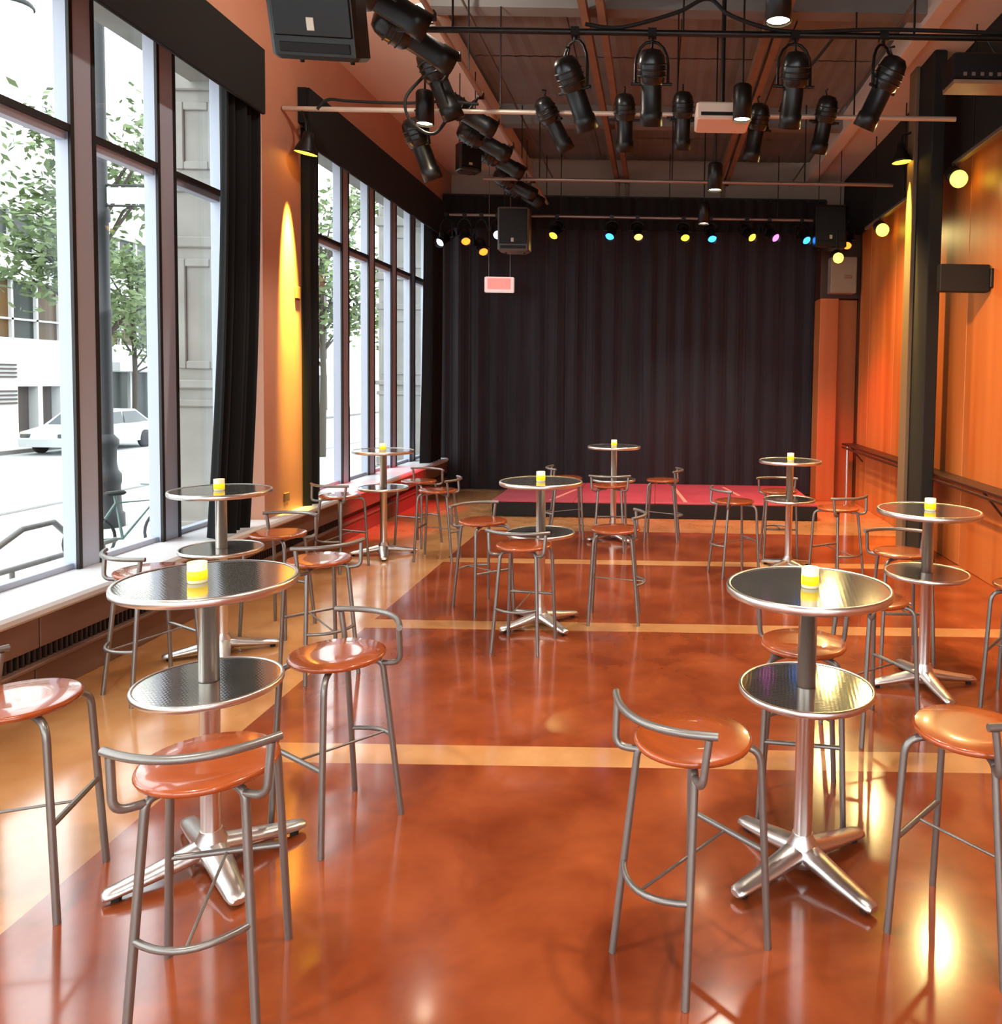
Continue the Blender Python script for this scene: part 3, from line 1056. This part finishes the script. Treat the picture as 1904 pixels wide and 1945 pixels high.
# red and amber beams, added without fixtures to colour the sill, stage and wall
for yy, pw in ((9.3, 1500), (11.0, 1700)):
    lamp('SPOT', 'red_beam', (.9, 9.8, 4.15), pw, (1, .02, .06), None, Vector((-3.45, yy, .12)) - Vector((.9, 9.8, 4.15)), .05, 15, .8)
lamp('SPOT', 'red_beam', (1.6, 9.83, 4.2), 420, (1, .04, .05), None, Vector((3.0, 11.6, .3)) - Vector((1.6, 9.83, 4.2)), .06, 42, .8)
lamp('SPOT', 'red_beam', (.2, 9.83, 4.2), 420, (1, .22, .2), None, Vector((.4, 11.4, .2)) - Vector((.2, 9.83, 4.2)), .06, 60, .8)
lamp('SPOT', 'amber_beam', (1.2, 9.83, 4.2), 420, (1, .6, .24), None, Vector((3.15, 9.6, 1.2)) - Vector((1.2, 9.83, 4.2)), .06, 95, .9)
lamp('SPOT', 'amber_beam', (1.0, 5.85, 3.66), 360, (1, .6, .24), None, Vector((3.15, 6.9, 1.3)) - Vector((1.0, 5.85, 3.66)), .06, 95, .9)

# ================================================================== STREET
MB().box(-12.0, XG - .3, Y0 - .3, 60, GZ - .3, GZ).build('pavement_near', 'pavement', kind=ST)
MB().box(-12.0, 30, -20, Y0 - .3, GZ - .3, GZ).build('pavement_corner', 'pavement', kind=ST)
MB().box(-12.15, -12.0, -15, 60, GZ - .3, GZ + .01).build('kerb', 'kerb', kind=ST)
MB().box(-21.5, -12.15, -15, 70, GZ - .3, GZ - .12).build('road', 'asphalt', kind=ST)
MB().box(-21.65, -21.5, -15, 70, GZ - .3, GZ + .01).build('kerb', 'kerb', kind=ST)
MB().box(-27, -21.65, -15, 70, GZ - .3, GZ).build('pavement_far', 'pavement', kind=ST)


# stone piers of our own facade
def pier(y0, y1, xo, label):
    t = thing('stone_pier', label, 'pier', group='stone piers outside the windows')
    xi = XG - .03
    MB().bbox(xo, xi, y0, y1, GZ, 9, .02).build('shaft', 'stone', t)
    for z0, z1, o in ((GZ, .35, .05), (.35, .5, .035), (1.55, 1.62, .03), (1.72, 1.80, .045), (3.0, 3.1, .03), (3.5, 3.62, .035), (4.4, 4.55, .04), (5.6, 5.8, .05)):
        MB().bbox(xo - o, xi, y0 - o, y1 + o, z0, z1, .012).build('moulding', 'stone', t)
    w = xi - xo
    for z0, z1 in ((1.9, 2.9), (3.7, 4.3), (4.7, 5.5)):
        f = .09 * w + .03
        x0, x1 = xo + .06, xi - .05
        for a, b, c, d in ((x0, x0 + f, z0, z1), (x1 - f, x1, z0, z1), (x0 + f, x1 - f, z0, z0 + f), (x0 + f, x1 - f, z1 - f, z1)):
            MB().bbox(a, b, y0 - .025, y0 + .005, c, d, .008).build('panel_frame', 'stone', t)
    return t


pier(7.16, 7.86, -4.44, 'carved stone pier outside the end of the first street window')
pier(13.3, 14.2, -4.75, 'carved stone pier outside the window near the stage')

# office building opposite
XB = -25.7
ob = thing('office_building', 'white office building with ribbon windows across the street', 'building')
MB().box(XB - 6, XB - .5, 8, 62, GZ, 9.8).build('core', 'garage', ob)
MB().box(XB - .6, XB, 8, 62, 1.9, 3.2).build('wall_band', 'white_facade', ob)
MB().box(XB - .6, XB + .1, 8, 62, 5.5, 6.7).build('wall_band', 'white_facade', ob)
MB().box(XB - .6, XB, 8, 62, 8.25, 9.9).build('wall_band', 'white_facade', ob)
MB().box(XB - .3, XB + .8, 36.2, 62, 1.95, 2.35).build('canopy', 'white_facade', ob)
for z0, z1, g in ((3.2, 5.5, 'office_glass'), (6.7, 8.25, 'office_glass_dark')):
    y = 20.0
    i = 0
    while y < 50:
        wn = MB()
        wn.box(XB - .2, XB - .06, y - .05, y + .05, z0, z1)
        wn.box(XB - .2, XB - .06, y, y + 1.25, z0 + (z1 - z0) * .33 - .04, z0 + (z1 - z0) * .33 + .04)
        wo = wn.build('window', 'white_facade', ob)
        MB().box(XB - .3, XB - .2, y, y + 1.25, z0, z1).build('pane', g if (i % 3) else 'office_glass_dark', wo)
        y += 1.25
        i += 1
# base storey: white piers with garage openings, shop glazing further on
opens = [(at(35, 780, X=XB).y, at(73, 780, X=XB).y), (at(82, 780, X=XB).y, at(116, 780, X=XB).y), (at(122, 780, X=XB).y, at(140, 780, X=XB).y)]
y = 8
for a, b in opens:
    MB().box(XB - .6, XB, y, a, GZ, 1.9).build('base_wall', 'white_facade', ob)
    MB().box(XB - .6, XB, a, b, 1.25, 1.9).build('lintel', 'white_facade', ob)
    MB().box(XB - .5, XB - .4, a, b, GZ, 1.25).build('garage_door', 'garage', ob)
    y = b
MB().box(XB - .6, XB, y, 36.3, GZ, 1.9).build('base_wall', 'white_facade', ob)
y = 36.3
while y < 60:
    MB().box(XB - .25, XB - .1, y, y + .12, GZ, 1.95).build('shop_mullion', 'white_facade', ob)
    MB().box(XB - .5, XB - .45, y, y + 1.9, GZ, 1.95).build('shop_pane', 'office_glass_dark', ob)
    y += 1.9
for z0 in (.55, 1.6):
    for j in range(4):
        MB().box(XB, XB + .05, 28.0, at(30, 700, X=XB).y, z0 + j * .16, z0 + j * .16 + .07).build('louvre', 'garage', ob)


# trees
def tree(x, y, h, rad, label, seed, n=2600, leaf=.16, zc=None):
    rnd = random.Random(seed)
    t = thing('street_tree', label, 'tree', (x, y, GZ), group='street trees')
    MB().tube([(0, 0, 0), (.05, .03, h * .3), (-.03, .05, h * .6), (0, 0, h * .85)], [.13, .10, .08, .03], 8).build('trunk', 'bark', t)
    cl = []
    for k in range(16):
        a = rnd.uniform(0, 6.28)
        rr = rad * rnd.uniform(.3, .95)
        z = h * rnd.uniform(.45, .98)
        e = Vector((rr * math.cos(a), rr * math.sin(a), z))
        MB().tube([(0, 0, z * .72), e * .5 + Vector((0, 0, z * .42)), e], [.045, .03, .012], 5).build('branch', 'bark', t)
        cl.append(e)
        cl.append(e * .6 + Vector((0, 0, z * .36)))
    vs, fs = [], []
    for i in range(n):
        c = rnd.choice(cl) + Vector((rnd.gauss(0, .38), rnd.gauss(0, .38), rnd.gauss(0, .33)))
        u = Vector((rnd.gauss(0, 1), rnd.gauss(0, 1), rnd.gauss(0, .5))).normalized()
        w = u.orthogonal().normalized()
        w.rotate(Quaternion(u, rnd.uniform(0, 6.28)))
        s = leaf * rnd.uniform(.6, 1.2)
        o = len(vs)
        vs += [c - u * s, c + w * s * .45, c + u * s, c - w * s * .45]
        fs.append((o, o + 1, o + 2, o + 3))
    mb = MB()
    mb.add(vs, fs)
    mb.build('foliage', 'leaf', t)
    return t


tree(-13.0, 18.1, 9.0, 2.1, 'leafy street tree behind the black lamp post', 11, 3400, .125)
tree(-11.0, 25.6, 9.0, 2.5, 'leafy street tree further along the pavement towards the stage end', 12)
tree(-10.9, 34.5, 8.6, 2.6, 'dense street tree seen through the window near the stage', 13)
tree(-14.6, 13.2, 11.5, 2.4, 'tall street tree opposite the first window panes', 14, 2600, .12)
tree(-22.8, 34, 8.0, 2.8, 'street tree on the far pavement before the office building', 15)

# lamp post
p = at(205, 1000, z=GZ)
po = thing('lamp_post', 'black ornamental street lamp post on the pavement outside', 'lamp post', p)
MB().lathe([(.26, 0), (.26, .22), (.22, .26), (.20, .7), (.22, .78), (.22, .9), (.17, .98), (.15, 1.1), (.15, 1.35), (.19, 1.42), (.19, 1.5), (.11, 1.6)], 16).build('base', 'post_paint', po)
MB().lathe([(.11, 1.6), (.105, 3.6), (.12, 3.62), (.12, 3.72), (.10, 3.75), (.095, 5.2), (.12, 5.22), (.12, 5.4), (.09, 5.45), (.08, 9.7)], 14).build('shaft', 'post_paint', po)
MB().tube([(0, 0, 8.85), (-.5, -.25, 9.2), (-1.0, -.45, 9.15), (-1.05, -.47, 8.85)], .035, 8).build('arm', 'post_paint', po)
MB().lathe([(.03, .35), (.06, .30), (.10, .2), (.26, .12), (.30, .05), (.29, .03)], 16, (-1.05, -.47, 8.5)).build('lantern_cap', 'post_paint', po)
MB().lathe([(.27, .04), (.24, -.12), (.12, -.22), (0, -.24)], 16, (-1.05, -.47, 8.5), caps=False).build('lantern_globe', 'lantern', po)
MB().box(.1, 1.3, -.02, .02, 5.52, 5.78).build('banner_plate', 'lantern', po)
for z in (5.48, 5.82):
    MB().tube([(0, 0, z), (1.3, 0, z)], .02, 6).build('banner_arm', 'post_paint', po)

# car at the far kerb
cr = thing('parked_car', 'white parked car at the far kerb across the street', 'car', (-20.2, 28.0, GZ - .12))
prof = [(-2.35, .28), (-2.4, .55), (-2.3, .78), (-1.3, .95), (-.55, 1.42), (1.05, 1.46), (1.85, 1.02), (2.3, .95), (2.38, .55), (2.3, .28)]
for nm, mt, k in (('body', 'car_paint', 1),):
    rings = []
    for x, ins in ((-.88, .06), (-.80, 0), (.80, 0), (.88, .06)):
        rings.append([(x * (1 if z < .98 else .86), y * (1 - ins * .3), z - (ins * .25 if z > .6 else 0)) for y, z in prof])
    MB().loft(rings, True).build(nm, mt, cr)
for yv in (-1.45, 1.45):
    for xv in (-.82, .82):
        w = MB()
        w.xf = Matrix.Translation((xv, yv, .33)) @ Matrix.Rotation(R(90), 4, 'Y')
        w.lathe([(.0, -.09), (.22, -.09), (.33, -.07), (.33, .07), (.22, .09), (0, .09)], 20, caps=False).build('wheel', 'rubber', cr)
for s in (-1, 1):
    MB().add([(s * .885, -1.1, .97), (s * .80, -.5, 1.36), (s * .80, .2, 1.39), (s * .885, .2, .97)], [(0, 1, 2, 3)]).build('side_window', 'car_glass', cr)
    MB().add([(s * .885, .28, .97), (s * .80, .28, 1.39), (s * .80, .98, 1.39), (s * .885, 1.6, .98)], [(0, 1, 2, 3)]).build('side_window', 'car_glass', cr)
    MB().bbox(s * .62 - .16, s * .62 + .16, -2.40, -2.3, .58, .72, .02).build('headlamp', 'car_glass', cr)
MB().add([(-.72, -1.27, .975), (.72, -1.27, .975), (.66, -.6, 1.41), (-.66, -.6, 1.41)], [(0, 1, 2, 3)]).build('windscreen', 'car_glass', cr)

# bicycle at the railing
p = at(248, 1060, z=GZ)
bk = thing('bicycle', 'pale green bicycle leaning by the street railing', 'bicycle', p, R(62))


def ring(c, r, rr, n=28):
    return [(c[0] + r * math.cos(2 * math.pi * i / n), c[1], c[2] + r * math.sin(2 * math.pi * i / n)) for i in range(n + 1)]


for x in (-.52, .52):
    MB().tube(ring((x, 0, .34), .32, .02), .02, 6).build('wheel', 'rubber', bk)
for pts, nm in (([(-.52, 0, .34), (-.1, 0, .30), (.36, 0, .80), (-.18, 0, .82), (-.1, 0, .30)], 'frame'), ([(-.52, 0, .34), (-.18, 0, .82), (-.2, 0, .95)], 'seat_stay'),
                ([(.52, 0, .34), (.40, 0, .70), (.34, 0, 1.0)], 'fork')):
    MB().tube(pts, .02, 7).build(nm, 'bike_paint', bk)
MB().tube([(.30, -.26, 1.02), (.36, -.1, 1.02), (.36, .1, 1.02), (.30, .26, 1.02)], .014, 6).build('handlebar', 'bike_paint', bk)
MB().bbox(-.32, -.06, -.06, .06, .93, .99, .02).build('saddle', 'rubber', bk)

# railing by the pavement
rl = thing('street_railing', 'low grey metal railing on the pavement outside the window', 'railing')
xr = -6.0
MB().tube([(xr, 2.0, .0), (xr, 8.6, .0)], .028, 8).build('top_rail', 'kerb', rl)
for y in (2.4, 3.6, 4.8, 6.0, 7.2, 8.4):
    MB().tube([(xr, y, GZ), (xr, y, 0)], .022, 8).build('post', 'kerb', rl)
MB().tube([(xr - .3, 7.1, GZ), (xr - .3, 7.1, -.2), (xr - .3, 7.3, .12), (xr - .3, 7.7, .28), (xr - .3, 8.1, .28), (xr - .3, 8.3, .1), (xr - .3, 8.3, GZ)], .03, 8).build('bike_hoop', 'kerb', rl)
